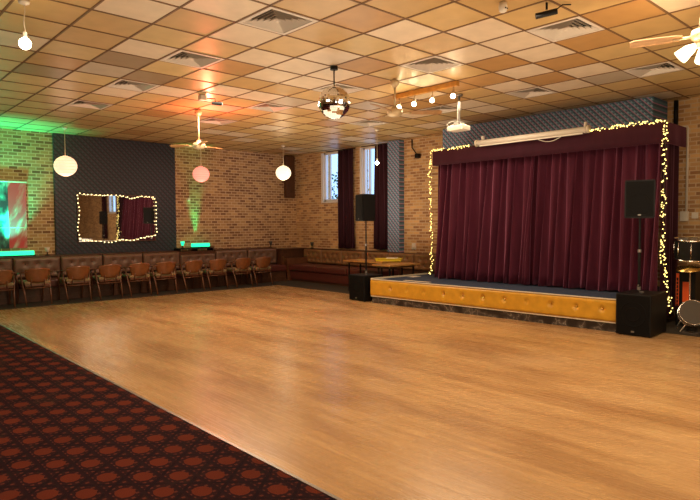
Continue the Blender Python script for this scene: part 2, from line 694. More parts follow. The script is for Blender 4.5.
# wallpapered panels
bm = bmesh.new()
box(bm, 3.93, 6.75, WY - .07, WY, 0, CE - .01)
struct('trim_3', bm, 'wpx', 'dark patterned wallpaper panel behind the mirror', 'wall panel')
bm = bmesh.new()
box(bm, 10.43, WX, 9.60, 9.99, 0, CE - .01)
struct('trim_4', bm, 'wpy', 'blue patterned wallpaper pier beside the curtain', 'pier')
bm = bmesh.new()
box(bm, 9.98, WX, 3.68, 7.93, 3.01, CE - .01)
struct('trim_5', bm, 'wpy', 'blue and pink patterned bulkhead above the stage curtain', 'bulkhead')
bm = bmesh.new()
box(bm, 10.14, 10.46, 13.76, 13.895, 2.32, CE - .02, .03)
struct('trim_6', bm, 'darkwood', 'dark boxed-in duct hanging in the room corner', 'duct')

# ================================================================ TREES OUTSIDE


def tree(x, y, h, seed, label):
    e = thing('tree', label, 'tree', (x, y, 0), 0, 'trees outside the windows')
    r = random.Random(seed)
    sobj('trunk', 'bark', e, lambda bm: [tube(bm, [(0, 0, -.1), (.05, .1, h * .5), (0, 0, h)], [.12, .08, .03]),
                                         [tube(bm, [(0, 0, h * .45 + k * .2), (r.uniform(-.3, .3), r.uniform(-.9, .9), h * .6 + k * .25)], [.035, .012], 6) for k in range(7)]])

    def lv(bm):
        for _ in range(900):
            a = r.uniform(0, 2 * PI)
            b_ = r.uniform(-1, 1)
            q = (1 - b_ * b_) ** .5
            R = r.uniform(.5, 1) ** .5
            c = V(math.cos(a) * q * .8 * R, math.sin(a) * q * 1.2 * R, h * .72 + b_ * 1.1 * R)
            if r.random() < .35 and c.y > 0:
                continue
            n = V(r.uniform(-1, 1), r.uniform(-1, 1), r.uniform(-1, 1)).normalized()
            u = n.orthogonal().normalized() * .07
            v = n.cross(u).normalized() * .035
            bm.faces.new([bm.verts.new(c + s) for s in (-u, v, u, -v)])
    sobj('foliage', 'foliage', e, lv)


tree(13.4, 15.0, 3.2, 1, 'leafy green tree outside the window nearer the corner')
tree(13.8, 12.4, 3.0, 2, 'leafy green tree outside the window above the left loudspeaker')

# ================================================================ BANQUETTE ALONG BACK WALL


def buttoned(bm, w, h, d, rows, cols, bulge=.035):
    """padded back: a grid with dimples, local x width, z height, facing -y"""
    nx, nz = 36, 18
    pts = []
    for r in range(rows):
        n = cols - (r % 2)
        for c in range(n):
            pts.append(((c + .5 + (.5 if r % 2 else 0)) * w / cols, h * (r + .75) / (rows + .5)))
    gr = []
    for j in range(nz + 1):
        row = []
        for i in range(nx + 1):
            x, z = w * i / nx, h * j / nz
            e = min(1, min(x, w - x) / .03, min(z, h - z) / .04)
            y = -d * (.4 + .6 * math.sqrt(max(0, e)))
            for (a, b_) in pts:
                y += bulge * math.exp(-((x - a) ** 2 + (z - b_) ** 2) / .0022)
                # soft pleat between neighbours
            row.append(bm.verts.new((x, y, z)))
        gr.append(row)
    for j in range(nz):
        for i in range(nx):
            bm.faces.new((gr[j][i], gr[j][i + 1], gr[j + 1][i + 1], gr[j + 1][i]))
    rim = gr[0] + [gr[j][nx] for j in range(1, nz + 1)] + gr[nz][-2::-1] + [gr[j][0] for j in range(nz - 1, 0, -1)]
    bk = [bm.verts.new((v.co.x, 0, v.co.z)) for v in rim]
    for k in range(len(rim)):
        bm.faces.new((rim[k], bk[k], bk[(k + 1) % len(rim)], rim[(k + 1) % len(rim)]))
    bm.faces.new(bk)
    return pts


def cushion_back(parent, m, w, h, d, loc, rz, rows=2, cols=4):
    bm = bmesh.new()
    pts = buttoned(bm, w, h, d, rows, cols)
    o = obj('back_cushion', bm, m, parent, True, loc)
    o.rotation_euler = (0, 0, rz)
    for (a, z) in pts:
        bm = bmesh.new()
        bmesh.ops.create_uvsphere(bm, u_segments=8, v_segments=6, radius=.016)
        obj('button', bm, 'darkwood', o, True, (a, -d + .03, z))
    return o


BY = 13.42       # front plane of back cushions
divs = [0.15, 1.10, 2.04, 2.99, 3.90, 4.79, 5.713, 6.649, 7.634, 8.60, 9.56]
bq = thing('banquette', 'long brown buttoned bench seat along the wall under the mirror', 'bench seat', (0, 0, 0))
bobj('base', 'darkwood', bq, 0.15, 9.56, 13.02, WY - .1, 0, .12)
bobj('ledge', 'darkwood', bq, 0.15, 9.56, 13.50, WY - .08, .12, .885)
bobj('ledge_top', 'darkwood', bq, 0.15, 6.64, 13.46, WY - .08, .885, .905)
bobj('ledge_top', 'darkwood', bq, 7.64, 9.56, 13.46, WY - .08, .885, .905)
for a, b2 in zip(divs, divs[1:]):
    low = abs(a - 6.649) < .01
    bobj('seat_cushion', 'maroon', bq, a + .006, b2 - .006, 12.98, 13.44, .28, .44, .03)
    bobj('seat_front', 'darkwood', bq, a + .006, b2 - .006, 13.03, 13.10, .12, .28)
    cushion_back(bq, 'brown_vinyl', b2 - a - .02, .36 if low else .43, .07, (a + .01, 13.49, .45), 0)

box_ = thing('speaker_shelf', 'low black shelf unit on the bench ledge under the green light', 'shelf', (7.14, 13.65, .886))
bobj('top_board', 'black', box_, -.48, .48, -.16, .16, .055, .075)
for sx in (-.46, 0, .44):
    bobj('support', 'black', box_, sx, sx + .02, -.15, .15, .0, .055)

# corner cabinet between the two benches
cc = thing('corner_cabinet', 'dark wooden corner cabinet between the two bench seats', 'cabinet', (0, 0, 0))
bobj('body', 'darkwood', cc, 9.60, 10.55, 13.30, 13.74, 0, .84)
bobj('front_panel', 'legwood', cc, 9.66, 10.25, 13.27, 13.30, .06, .60)
bobj('side_panel', 'legwood', cc, 9.62, 9.66, 13.245, 13.30, 0, .66)
bobj('top', 'darkwood', cc, 9.58, 10.57, 13.26, 13.88, .84, .865)

# bench along the window wall
bb = thing('banquette', 'maroon bench seat with tan buttoned back below the windows', 'bench seat', (0, 0, 0))
bobj('base', 'darkwood', bb, 9.72, 10.5, 9.45, 13.0, 0, .10)
bobj('seat_front', 'maroon', bb, 9.68, 9.74, 9.45, 13.0, .06, .28)
ys = [9.45, 10.63, 11.82, 13.0]
for a, b2 in zip(ys, ys[1:]):
    bobj('seat_cushion', 'maroon', bb, 9.62, 10.28, a + .006, b2 - .006, .29, .45, .035)
bobj('ledge', 'darkwood', bb, 10.39, 10.425, 8.22, 13.24, 0, .855)
bobj('ledge_top', 'darkwood', bb, 10.38, 10.59, 10.0, 13.24, .855, .865)
bobj('end_panel', 'legwood', bb, 9.60, 10.3, 13.01, 13.04, 0, .62)
for a, b2 in zip([8.22, 9.06, 9.90, 10.74, 11.58, 12.42], [9.06, 9.90, 10.74, 11.58, 12.42, 13.24]):
    cushion_back(bb, 'tan_vinyl', b2 - a - .012, .38, .07, (10.385, b2 - .006, .46), -PI / 2, 2, 4)

# ================================================================ CHAIRS


def make_chair(label):
    t = thing('wooden_armchair', label, 'chair', (0, 0, 0), 0, 'wooden armchairs along the bench')
    bobj('seat', 'seatcloth', t, -.235, .235, -.21, .26, .40, .465, .028)
    bobj('seat_frame', 'legwood', t, -.22, .22, -.20, .24, .365, .40, .006)

    def back(bm):
        n, m_ = 16, 8
        F, B = [], []
        for j in range(m_ + 1):
            v = j / m_
            z = .44 + .29 * v
            half = .165 + .065 * min(1, v * 1.7) ** .8
            if v > .85:
                half -= .02 * (v - .85) / .15
            ra, rb = [], []
            for i in range(n + 1):
                s = -1 + 2 * i / n
                x = half * s
                y = -.245 - .05 * v + .075 * s * s
                zz = z - (.03 * s * s if v > .9 else 0)
                ra.append(bm.verts.new((x, y, zz)))
                rb.append(bm.verts.new((x, y + .016, zz)))
            F.append(ra)
            B.append(rb)
        for G, fl in ((F, 0), (B, 1)):
            for j in range(m_):
                for i in range(n):
                    q = (G[j][i], G[j][i + 1], G[j + 1][i + 1], G[j + 1][i])
                    bm.faces.new(q[::-1] if fl else q)
        for j in range(m_):
            bm.faces.new((F[j][0], F[j + 1][0], B[j + 1][0], B[j][0]))
            bm.faces.new((F[j][n], B[j][n], B[j + 1][n], F[j + 1][n]))
        for i in range(n):
            bm.faces.new((F[0][i], B[0][i], B[0][i + 1], F[0][i + 1]))
            bm.faces.new((F[m_][i], F[m_][i + 1], B[m_][i + 1], B[m_][i]))
    sobj('backrest', 'chairwood', t, back, True)
    for s in (-1, 1):
        sobj('leg', 'legwood', t, lambda bm: tube(bm, [(s * .225, -.27, 0), (s * .235, -.18, .25), (s * .25, -.10, .45), (s * .265, -.06, .60)], [.012, .019, .020, .015], 8), True)
        sobj('leg', 'legwood', t, lambda bm: tube(bm, [(s * .225, .27, 0), (s * .235, .235, .25), (s * .255, .20, .45), (s * .27, .17, .59)], [.012, .018, .019, .015], 8), True)

        def arm(bm):
            P = [(s * .20, -.235, .655), (s * .255, -.17, .64), (s * .278, -.05, .62), (s * .28, .10, .605), (s * .275, .20, .60)]
            W = [.014, .020, .024, .028, .020]
            rs = []
            for i, (p, wd) in enumerate(zip(P, W)):
                d = (V(*P[min(i + 1, 4)]) - V(*P[max(i - 1, 0)])).normalized()
                u = V(d.y, -d.x, 0).normalized() * wd
                rs.append([bm.verts.new(V(*p) + u * a + V(0, 0, b_)) for a, b_ in ((-1, -.011), (1, -.011), (1, .011), (-1, .011))])
            for a, b_ in zip(rs, rs[1:]):
                for k in range(4):
                    bm.faces.new((a[k], a[(k + 1) % 4], b_[(k + 1) % 4], b_[k]))
            bm.faces.new(rs[0])
            bm.faces.new(rs[-1])
        sobj('armrest', 'legwood', t, arm, True)
    sobj('back_stretcher', 'legwood', t, lambda bm: tube(bm, [(-.232, -.2, .33), (.232, -.2, .33)], .012, 8), True)
    for sx in (-1, 1):
        sobj('back_post', 'legwood', t, lambda bm: tube(bm, [(sx * .12, -.19, .37), (sx * .12, -.235, .50)], .012, 8), True)
    return t


chairs = [
    (2.56, -.05, "brown wooden armchair cut off by the photo's left edge"),
    (3.19, .05, 'brown wooden armchair in front of the green-lit banner corner, second from the left'),
    (3.95, .02, 'brown wooden armchair left of the mirror, third from the left'),
    (4.60, -.02, 'brown wooden armchair below the left end of the mirror'),
    (5.23, .03, 'brown wooden armchair below the right end of the mirror, nearly touching the next chair'),
    (5.84, -.03, "brown wooden armchair under the patterned wallpaper panel's right edge"),
    (6.52, .04, 'brown wooden armchair in front of the low black shelf, left of the pair there'),
    (7.16, -.03, 'brown wooden armchair in front of the right end of the black shelf'),
    (7.86, .03, 'brown wooden armchair second from the right end of the row'),
    (8.47, -.04, 'brown wooden armchair at the right end of the row, nearest the room corner'),
]
ch0 = None
for x, rz, lab in chairs:
    if ch0 is None:
        ch0 = make_chair(lab)
        ch0.location = (x, 12.70, 0)
        ch0.rotation_euler = (0, 0, rz)
    else:
        dup(ch0, (x, 12.70, 0), rz, lab)

# ================================================================ MIRROR, BANNER, LEDGE THINGS
MROT = -.0105
mi = thing('wall_mirror', 'wide rectangular mirror on the dark wallpaper, ringed with fairy lights', 'mirror', (5.28, WY - .095, 1.70), MROT)
bobj('frame', 'darkwood', mi, -.90, .90, -.022, 0, -.54, .56)
bobj('mirror_glass', 'mirror', mi, -.88, .88, -.028, -.022, -.52, .54)

bn = thing('banner', 'printed banner, teal and dark on the left, red on the right', 'banner', (0, 0, 0))
bobj('print', 'banner', bn, 2.05, 3.37, WY - .035, WY - .02, 1.07, 2.46)
sobj('top_rail', 'whitetrim', bn, lambda bm: tube(bm, [(2.03, WY - .028, 2.475), (3.39, WY - .028, 2.475)], .02, 10), True)
sobj('crease', 'whitetrim', bn, lambda bm: box(bm, 2.05, 3.37, WY - .037, WY - .034, 1.50, 1.507))

for (x0, x1, z, lab, y0) in ((2.2, 3.45, .906, 'glowing green light bar below the banner on the bench ledge', 13.62), (7.05, 7.58, .962, 'glowing green light bar on the black shelf, right of the wallpaper', 13.64)):
    e = thing('light_bar', lab, 'light', ((x0 + x1) / 2, y0, z), 0, 'green light bars')
    hw = (x1 - x0) / 2
    bobj('housing', 'black', e, -hw, hw, -.05, .05, 0, .025)
    bobj('led_strip', 'greenled', e, -hw + .02, hw - .02, -.042, .042, .025, .115, .01)


def ledge_lamp(x, y, z, lab, cup='clear'):
    e = thing('wall_lamp', lab, 'lamp', (x, y, z), 0, 'small lamps on the bench ledges')
    sobj('base', 'black', e, lambda bm: lathe(bm, [(0, 0), (.045, 0), (.045, .012), (.012, .02), (.012, .07), (0, .07)], n=14), True)
    sobj('shade', cup, e, lambda bm: lathe(bm, [(0, .07), (.028, .07), (.052, .17), (.046, .17), (.024, .08), (0, .08)], n=16), True)


ledge_lamp(3.70, 13.66, .906, 'small lamp with pale cup shade just left of the wallpaper panel', 'white')
ledge_lamp(6.80, 13.60, .962, 'small dark lamp at the left end of the black shelf', 'greenled')
ledge_lamp(9.50, 13.66, .906, 'small dark lamp on the bench ledge at the end of the back wall', 'clear')
ledge_lamp(10.50, 13.05, .866, 'small dark lamp on the ledge between corner and first window', 'clear')
e = thing('socket', 'white double wall socket right of the blue wallpaper pier', 'socket', (WX, 9.27, 1.02))
bobj('plate', 'white', e, -.03, 0, -.06, .06, -.09, .06, .006)
bobj('plug', 'white', e, -.07, -.03, -.03, .03, -.08, -.02, .006)
tag(bobj('alarm_sensor', 'white', None, 7.10, 7.17, WY - .04, WY, 2.16, 2.24, .01), 'small white box on brick wall left of the pink lantern', 'sensor')

# ================================================================ CURTAINS


def curtain(bm, p0, p1, z0, z1, amp, wl, thick=.012, gather=0, seed=1, flare=0.0):
    """pleated sheet between two floor points"""
    r = random.Random(seed)
    a, b_ = V(p0[0], p0[1], 0), V(p1[0], p1[1], 0)
    L = (b_ - a).length
    d = (b_ - a).normalized()
    nrm = V(-d.y, d.x, 0)
    n = int(L / wl * 12)
    ph = [0]
    for _ in range(n):
        ph.append(ph[-1] + 2 * PI / 12 * r.uniform(.3, 1.7))
    am = [r.uniform(.45, 1.45) for _ in range(n // 8 + 3)]
    rows = 14
    F, B = [], []
    for j in range(rows + 1):
        v = j / rows
        z = z0 + (z1 - z0) * v
        ra, rb = [], []
        for i in range(n + 1):
            s = i / n
            q = i / 8
            A = am[int(q)] * (1 - q % 1) + am[int(q) + 1] * (q % 1)
            k = amp * A * (1.15 - .5 * v)
            off = k * (math.sin(ph[i] + .5 * math.sin(v * 2.2 + i * .07)) + .35 * math.sin(ph[i] * .37 + v * 1.5))
            P = a + d * (L * (.5 + (s - .5) * (1 - gather * v)) + .02 * math.sin(ph[i] * .5 + v * 3)) + nrm * (off + flare * (1 - v) ** 1.25)
            zz = z + (.012 * math.sin(ph[i] * .31) if j == 0 else 0)
            ra.append(bm.verts.new((P.x, P.y, zz)))
            P2 = P - nrm * thick
            rb.append(bm.verts.new((P2.x, P2.y, zz)))
        F.append(ra)
        B.append(rb)
    for j in range(rows):
        for i in range(n):
            bm.faces.new((F[j][i], F[j][i + 1], F[j + 1][i + 1], F[j + 1][i]))
            bm.faces.new((B[j][i + 1], B[j][i], B[j + 1][i], B[j + 1][i + 1]))
        bm.faces.new((F[j][0], F[j + 1][0], B[j + 1][0], B[j][0]))
        bm.faces.new((F[j][n], B[j][n], B[j + 1][n], F[j + 1][n]))
    for i in range(n):
        bm.faces.new((F[0][i], B[0][i], B[0][i + 1], F[0][i + 1]))
        bm.faces.new((F[rows][i], F[rows][i + 1], B[rows][i + 1], B[rows][i]))


for (y0, y1, lab, sd) in ((11.27, 11.96, 'long dark burgundy curtain between the two windows', 3), (10.03, 10.55, 'long dark burgundy curtain beside the blue wallpaper pier', 5), (-3.05, -2.45, 'dark burgundy curtain left of the window seen in the mirror', 6), (-1.0, 1.2, 'dark burgundy curtain right of the window seen in the mirror', 8)):
    e = thing('window_curtain', lab, 'curtain', (0, 0, 0), 0, 'window curtains')
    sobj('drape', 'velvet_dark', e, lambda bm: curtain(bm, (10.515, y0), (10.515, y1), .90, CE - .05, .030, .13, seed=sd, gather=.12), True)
    sobj('rail', 'black', e, lambda bm: tube(bm, [(10.53, y0 - .02, CE - .04), (10.46, y1 + .4, CE - .04)], .012, 8), True)

# ================================================================ STAGE
SZ = .455
SF = [(8.02, 8.15), (8.24, 3.475)]       # front edge, left and right ends


def sx_at(y, off=0):
    t = (8.15 - y) / (8.15 - 3.475)
    return 8.02 + .22 * t + off


def prism(bm, poly, z0, z1):
    a = [bm.verts.new((x, y, z0)) for x, y in poly]
    b_ = [bm.verts.new((x, y, z1)) for x, y in poly]
    bm.faces.new(a[::-1])
    bm.faces.new(b_)
    n = len(poly)
    for k in range(n):
        bm.faces.new((a[k], a[(k + 1) % n], b_[(k + 1) % n], b_[k]))


st = thing('stage', 'low stage with mustard buttoned front and navy carpet top', 'stage', (0, 0, 0))
sobj('platform', 'blackcloth', st, lambda bm: prism(bm, [(8.08, 8.11), (8.30, 3.48), (10.58, 3.48), (10.58, 8.11)], 0, SZ - .012))
sobj('stage_carpet', 'stagecarpet', st, lambda bm: prism(bm, [(8.08, 8.11), (8.30, 3.48), (10.58, 3.48), (10.58, 8.11)], SZ - .012, SZ))
sobj('kickboard', 'marble', st, lambda bm: prism(bm, [(8.05, 8.13), (8.27, 3.475), (8.30, 3.475), (8.08, 8.13)], 0, .125))
sobj('lower_trim', 'whitetrim', st, lambda bm: prism(bm, [(8.025, 8.15), (8.245, 3.475), (8.29, 3.475), (8.07, 8.15)], .125, .14))
sobj('edge_trim', 'whitetrim', st, lambda bm: prism(bm, [(8.02, 8.155), (8.24, 3.475), (8.285, 3.475), (8.065, 8.155)], SZ, SZ + .014))
sobj('edge_trim', 'whitetrim', st, lambda bm: prism(bm, [(8.03, 8.115), (9.72, 8.115), (9.72, 8.15), (8.03, 8.15)], SZ, SZ + .03))
sobj('side_panel', 'black', st, lambda bm: prism(bm, [(8.06, 8.112), (9.72, 8.112), (9.72, 8.14), (8.06, 8.14)], 0, SZ))
by = [7.647, 7.247, 6.838, 6.418, 6.023, 5.627, 5.235, 4.84, 4.446, 4.057, 3.68]


def front_pad(bm):
    ny, nz = 300, 14
    h = SZ - .14
    gr = []
    for j in range(nz + 1):
        row = []
        z = .14 + h * j / nz
        for i in range(ny + 1):
            y = 8.15 - 4.675 * i / ny
            e = min(1, (min(z - .14, SZ - z) + .002) / .03)
            off = -.035 * math.sqrt(e)
            for k, b_ in enumerate(by):
                dy, dz = y - b_, z - .315
                if abs(dy) < .15:
                    s_ = 1 if k not in (1, 2, 7) else .45
                    off += s_ * .045 * math.exp(-(dy * dy + dz * dz) / .0011)
                    rr = math.hypot(dy, dz)
                    off += s_ * .006 * math.exp(-rr / .05) * abs(math.cos(2 * math.atan2(dz, dy))) ** 6
            row.append(bm.verts.new((sx_at(y, .03 + off), y, z)))
        gr.append(row)
    for j in range(nz):
        for i in range(ny):
            bm.faces.new((gr[j][i], gr[j][i + 1], gr[j + 1][i + 1], gr[j + 1][i]))
    # back face closing the pad
    a = [bm.verts.new((sx_at(y, .055), y, z)) for y, z in ((8.15, .14), (3.475, .14), (3.475, SZ), (8.15, SZ))]
    bm.faces.new(a)
    for j in range(nz):
        pass
    bm.faces.new([gr[j][0] for j in range(nz + 1)] + [a[3], a[0]])
    bm.faces.new([gr[j][ny] for j in range(nz, -1, -1)] + [a[1], a[2]])
    bm.faces.new([gr[nz][i] for i in range(ny + 1)] + [a[2], a[3]])
    bm.faces.new([gr[0][i] for i in range(ny, -1, -1)] + [a[0], a[1]])


fp = sobj('front_panel', 'mustard', st, front_pad, True)
for k, b_ in enumerate(by):
    bm = bmesh.new()
    bmesh.ops.create_uvsphere(bm, u_segments=10, v_segments=8, radius=.016 if k not in (1, 2, 7) else .010)
    obj('button', bm, 'brass' if k not in (1, 2, 7) else 'mustard', fp, True, (sx_at(b_, .022), b_, .315))

tag(bobj('paper_sheet', 'white', None, 8.95, 9.20, 7.86, 8.02, SZ + .0005, SZ + .004), "white sheet of paper on the stage floor's left corner", 'paper')
tp = bmesh.new()
prism(tp, [(8.30, 7.55), (8.34, 6.95), (8.42, 6.95), (8.38, 7.55)], SZ + .0005, SZ + .006)
tag(obj('cloth_strip', tp, 'whitetrim'), 'pale flat strip lying on the stage by the left curtain', 'cloth')

# main curtain, returns and valance
CXF = 9.28
sc_ = thing('stage_curtain', 'tall pleated burgundy velvet curtain closing off the stage', 'curtain', (0, 0, 0))
sobj('left_drape', 'velvet', sc_, lambda bm: curtain(bm, (9.33, 5.35), (9.33, 7.44), SZ + .02, 2.95, .062, .15, seed=11, flare=.20), True)
sobj('right_drape', 'velvet', sc_, lambda bm: curtain(bm, (9.36, 3.28), (9.36, 5.45), SZ + .02, 2.95, .062, .15, seed=12, flare=.20), True)
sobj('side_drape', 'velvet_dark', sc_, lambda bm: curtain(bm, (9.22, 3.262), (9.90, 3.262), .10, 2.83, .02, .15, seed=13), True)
sobj('side_drape', 'velvet', sc_, lambda bm: curtain(bm, (10.3, 7.45), (9.24, 7.45), SZ + .02, 2.83, .02, .15, seed=14), True)


def valance(bm):
    P = [(10.56, 7.53), (9.16, 7.53), (9.16, 3.19), (9.98, 3.19)]
    for (a, b_) in zip(P, P[1:]):
        L = math.dist(a, b_)
        n = max(2, int(L / .06))
        prev = None
        d = ((b_[0] - a[0]) / L, (b_[1] - a[1]) / L)
        nr = (-d[1], d[0])
        for i in range(n + 1):
            s = i / n
            col = []
            for z, k in ((3.00, 0), (2.90, .6), (2.79, .9), (2.695, 1)):
                o_ = .006 * math.sin(i * .9) * k
                col.append((a[0] + d[0] * L * s + nr[0] * o_, a[1] + d[1] * L * s + nr[1] * o_, z))
            vs = [bm.verts.new(c) for c in col] + [bm.verts.new((c[0] + nr[0] * .02, c[1] + nr[1] * .02, c[2])) for c in col]
            if prev:
                for k in range(3):
                    bm.faces.new((prev[k], vs[k], vs[k + 1], prev[k + 1]))
                    bm.faces.new((prev[k + 4], prev[k + 5], vs[k + 5], vs[k + 4]))
                bm.faces.new((prev[3], vs[3], vs[7], prev[7]))
            prev = vs


va = thing('valance', 'flat burgundy velvet pelmet across the top of the stage curtain', 'valance', (0, 0, 0))
sobj('fabric', 'velvet_flat', va, valance, True)
bobj('top_board', 'darkwood', va, 9.17, 9.975, 3.20, 7.52, 2.985, 3.005)

# ================================================================ FAIRY LIGHTS
bulb_me = {}


def bulb_r(m):
    return .015 if m == 'bulb2' else .0095


def bulb_mesh(m):
    if m not in bulb_me:
        bm = bmesh.new()
        bmesh.ops.create_icosphere(bm, subdivisions=1, radius=bulb_r(m))
        me = bpy.data.meshes.new('bulb')
        bm.to_mesh(me)
        bm.free()
        me.materials.append(MT[m])
        bulb_me[m] = me
    return bulb_me[m]


def garland(label, path, count, spread, seed, nrm, m='bulb', extra=0):
    e = thing('fairy_lights', label, 'string lights', (0, 0, 0), 0, 'strings of fairy lights')
    r = random.Random(seed)
    pts = [Vector(p) for p in path]
    L = [0]
    for a, b_ in zip(pts, pts[1:]):
        L.append(L[-1] + (b_ - a).length)

    def at(s):
        s *= L[-1]
        for k in range(len(pts) - 1):
            if s <= L[k + 1] or k == len(pts) - 2:
                return pts[k].lerp(pts[k + 1], (s - L[k]) / (L[k + 1] - L[k]))
    nn = Vector(nrm)
    wire = []
    K = max(40, count // 2)
    for k in range(K + 1):
        p = at(k / K)
        wire.append(p + Vector([r.uniform(-1, 1) * spread * .5 for _ in range(3)]) + nn * .012)
    sobj('wire', 'wire', e, lambda bm: tube(bm, wire, .0035, 5), True)
    pos = []
    for k in range(count + extra):
        p = at(r.random() if spread > .011 else (k + .5) / (count + extra)) + Vector([r.uniform(-1, 1) * spread for _ in range(3)])
        dd = (p - at(.5)).dot(nn)
        pos.append(p + nn * (.02 - min(0, r.uniform(-1, 1) * spread)) - nn * 0)
    me = bulb_mesh(m)
    for p in pos[:count]:
        o_ = bpy.data.objects.new('bulb', me)
        COL.objects.link(o_)
        o_.parent = e
        o_.location = p
    if extra:
        bm = bmesh.new()
        for p in pos[count:]:
            bmesh.ops.create_icosphere(bm, subdivisions=1, radius=.0095, matrix=Matrix.Translation(p))
        o_ = obj('bulbs', bm, m, e)
        o_['kind'] = 'stuff'
    return e


garland('string of warm fairy lights along the top of the stage pelmet, right of the screen', [(9.14, 4.30, 2.995), (9.14, 3.8, 3.01), (9.14, 3.20, 3.01)], 70, .024, 21, (-1, 0, 0))
garland('short string of warm fairy lights along the pelmet left of the roller screen', [(9.14, 7.55, 2.995), (9.14, 6.95, 2.985), (9.14, 6.42, 2.995)], 50, .020, 22, (-1, 0, 0))
garland('string of warm fairy lights hanging down the left edge of the stage curtain', [(9.12, 7.53, 2.995), (9.12, 7.55, 2.48), (9.10, 7.50, 1.8), (9.08, 7.46, 1.1), (9.00, 7.42, SZ + .05)], 92, .028, 23, (-1, 0, 0))
garland('string of warm fairy lights hanging down the right edge of the stage curtain', [(9.12, 3.18, 3.00), (9.12, 3.19, 2.4), (9.10, 3.17, 1.8), (9.08, 3.17, 1.1), (9.05, 3.13, .80), (9.0, 3.03, .42), (8.98, 2.98, .22)], 100, .034, 24, (-1, 0, 0), extra=30)
mp = []
yy = WY - .15
for x, z in ((4.37, 2.27), (4.65, 2.23), (4.85, 2.24), (5.1, 2.24), (5.35, 2.23), (5.6, 2.18), (5.85, 2.23), (6.15, 2.23), (6.19, 2.0), (6.18, 1.7), (6.20, 1.42), (6.14, 1.28),
             (5.95, 1.26), (5.6, 1.18), (5.35, 1.22), (5.1, 1.14), (4.8, 1.18), (4.5, 1.20), (4.40, 1.26), (4.36, 1.5), (4.40, 1.8), (4.38, 2.05), (4.37, 2.27)):
    mp.append((x, yy, z))
garland('loop of warm fairy lights draped around the wall mirror', mp, 62, .010, 25, (0, -1, 0), 'bulb2')

# ================================================================ SCREEN, PROJECTOR
SCX = 0
rs = thing('roller_screen', 'long white roller projection screen fixed above the stage curtain', 'screen', (0, 0, 0))
sobj('housing', 'white', rs, lambda bm: tube(bm, [(9.08, 6.41, 3.02), (9.08, 4.32, 3.02)], .046, 14), True)
sobj('bottom_bar', 'white', rs, lambda bm: box(bm, 9.055, 9.08, 4.40, 6.35, 2.95, 2.972, .004))
for y in (6.30, 4.37):
    bobj('bracket', 'white', rs, 9.07, 9.13, y - .012, y + .012, 2.965, 3.14)
for y in (6.42, 4.31):
    sobj('end_cap', 'whitetrim', rs, lambda bm: tube(bm, [(9.08, y - .015, 3.02), (9.08, y + .015, 3.02)], .062, 14), True)
sobj('cable', 'white', rs, lambda bm: tube(bm, [(9.05, 5.20 - .06 * k, 2.965 - .075 * math.sin(PI * k / 8)) for k in range(9)], .006, 6), True)

pj = thing('projector', 'pale ceiling projector hanging from a pole in front of the stage', 'projector', (7.53, 5.66, 0))
sobj('ceiling_plate', 'grey', pj, lambda bm: lathe(bm, [(0, CE - .01), (.06, CE - .01), (.06, CE - .03), (0, CE - .03)], n=16), True)
sobj('pole', 'grey', pj, lambda bm: tube(bm, [(0, 0, 3.13), (0, 0, CE - .02)], .020, 12), True)
bobj('body', 'white', pj, -.12, .10, -.15, .15, 2.99, 3.07, .02)
sobj('lens', 'black', pj, lambda bm: tube(bm, [(.09, -.08, 3.03), (.13, -.08, 3.03)], .032, 14))
bobj('bracket', 'grey', pj, -.07, .07, -.05, .05, 3.07, 3.13, .006)
sobj('arm', 'white', pj, lambda bm: [tube(bm, [(0, 0, 3.13), (a, b_, 3.065)], .007, 6) for a in (-.09, .08) for b_ in (-.12, .12)])
sobj('cable', 'white', pj, lambda bm: tube(bm, [(-.05, .12, 3.06), (-.10, .18, 3.10), (-.06, .12, 3.14), (0, .03, 3.16), (.0, .024, 3.4)], .006, 6), True)

# ================================================================ CEILING LIGHTS AND FITTINGS
tl = thing('track_light', 'wooden ceiling bar with four lit spotlights', 'ceiling light', (0, 0, 0))
bobj('bar', 'barwood', tl, 6.745, 6.825, 5.12, 6.34, CE - .085, CE - .012, .008)
for y in (6.24, 5.93, 5.58, 5.20):
    s = thing('x', '', '')
    bpy.data.objects.remove(s)
    sp = sobj('spotlight', 'fanmetal', tl, lambda bm: [tube(bm, [(6.785, y, CE - .085), (6.785, y, CE - .17)], .008, 8),
                                                     tube(bm, [(6.785, y, CE - .145), (6.76, y - .01, CE - .20)], [.022, .030], 12)], True)
    bm = bmesh.new()
    bmesh.ops.create_uvsphere(bm, u_segments=14, v_segments=10, radius=.034)
    obj('bulb', bm, 'hot', sp, True, (6.755, y - .015, CE - .222))
    light('track_bulb_light', 'POINT', (6.755, y - .015, CE - .222), 120, (1, .78, .45), .034)


def pendant_bulb(x, y, z, r, power, lab, wiggle=0):
    e = thing('bare_bulb', lab, 'ceiling light', (x, y, 0), 0)
    sobj('ceiling_rose', 'white', e, lambda bm: lathe(bm, [(0, CE - .012), (.05, CE - .012), (.045, CE - .03), (.012, CE - .045), (0, CE - .045)], n=16), True)
    sobj('cord', 'whitetrim', e, lambda bm: tube(bm, [(wiggle * math.sin(k * 1.1), 0, CE - .03 - (CE - .03 - z - r) * k / 8) for k in range(9)], .0045, 6), True)
    sobj('lamp_holder', 'white', e, lambda bm: tube(bm, [(0, 0, z + r), (0, 0, z + r + .05)], .018, 10))
    bm = bmesh.new()
    bmesh.ops.create_uvsphere(bm, u_segments=16, v_segments=12, radius=r)
    obj('bulb', bm, 'hot', e, True, (0, 0, z))
    light('pendant_bulb_light', 'POINT', (x, y, z), power, (1, .80, .50), r)


pendant_bulb(1.47, 5.93, 3.18, .052, 34, 'glowing bare bulb on a cord near the top left of the ceiling', .006)
pendant_bulb(8.94, 8.87, 2.845, .04, 12, 'small glowing bare bulb hanging in front of the burgundy window curtain')


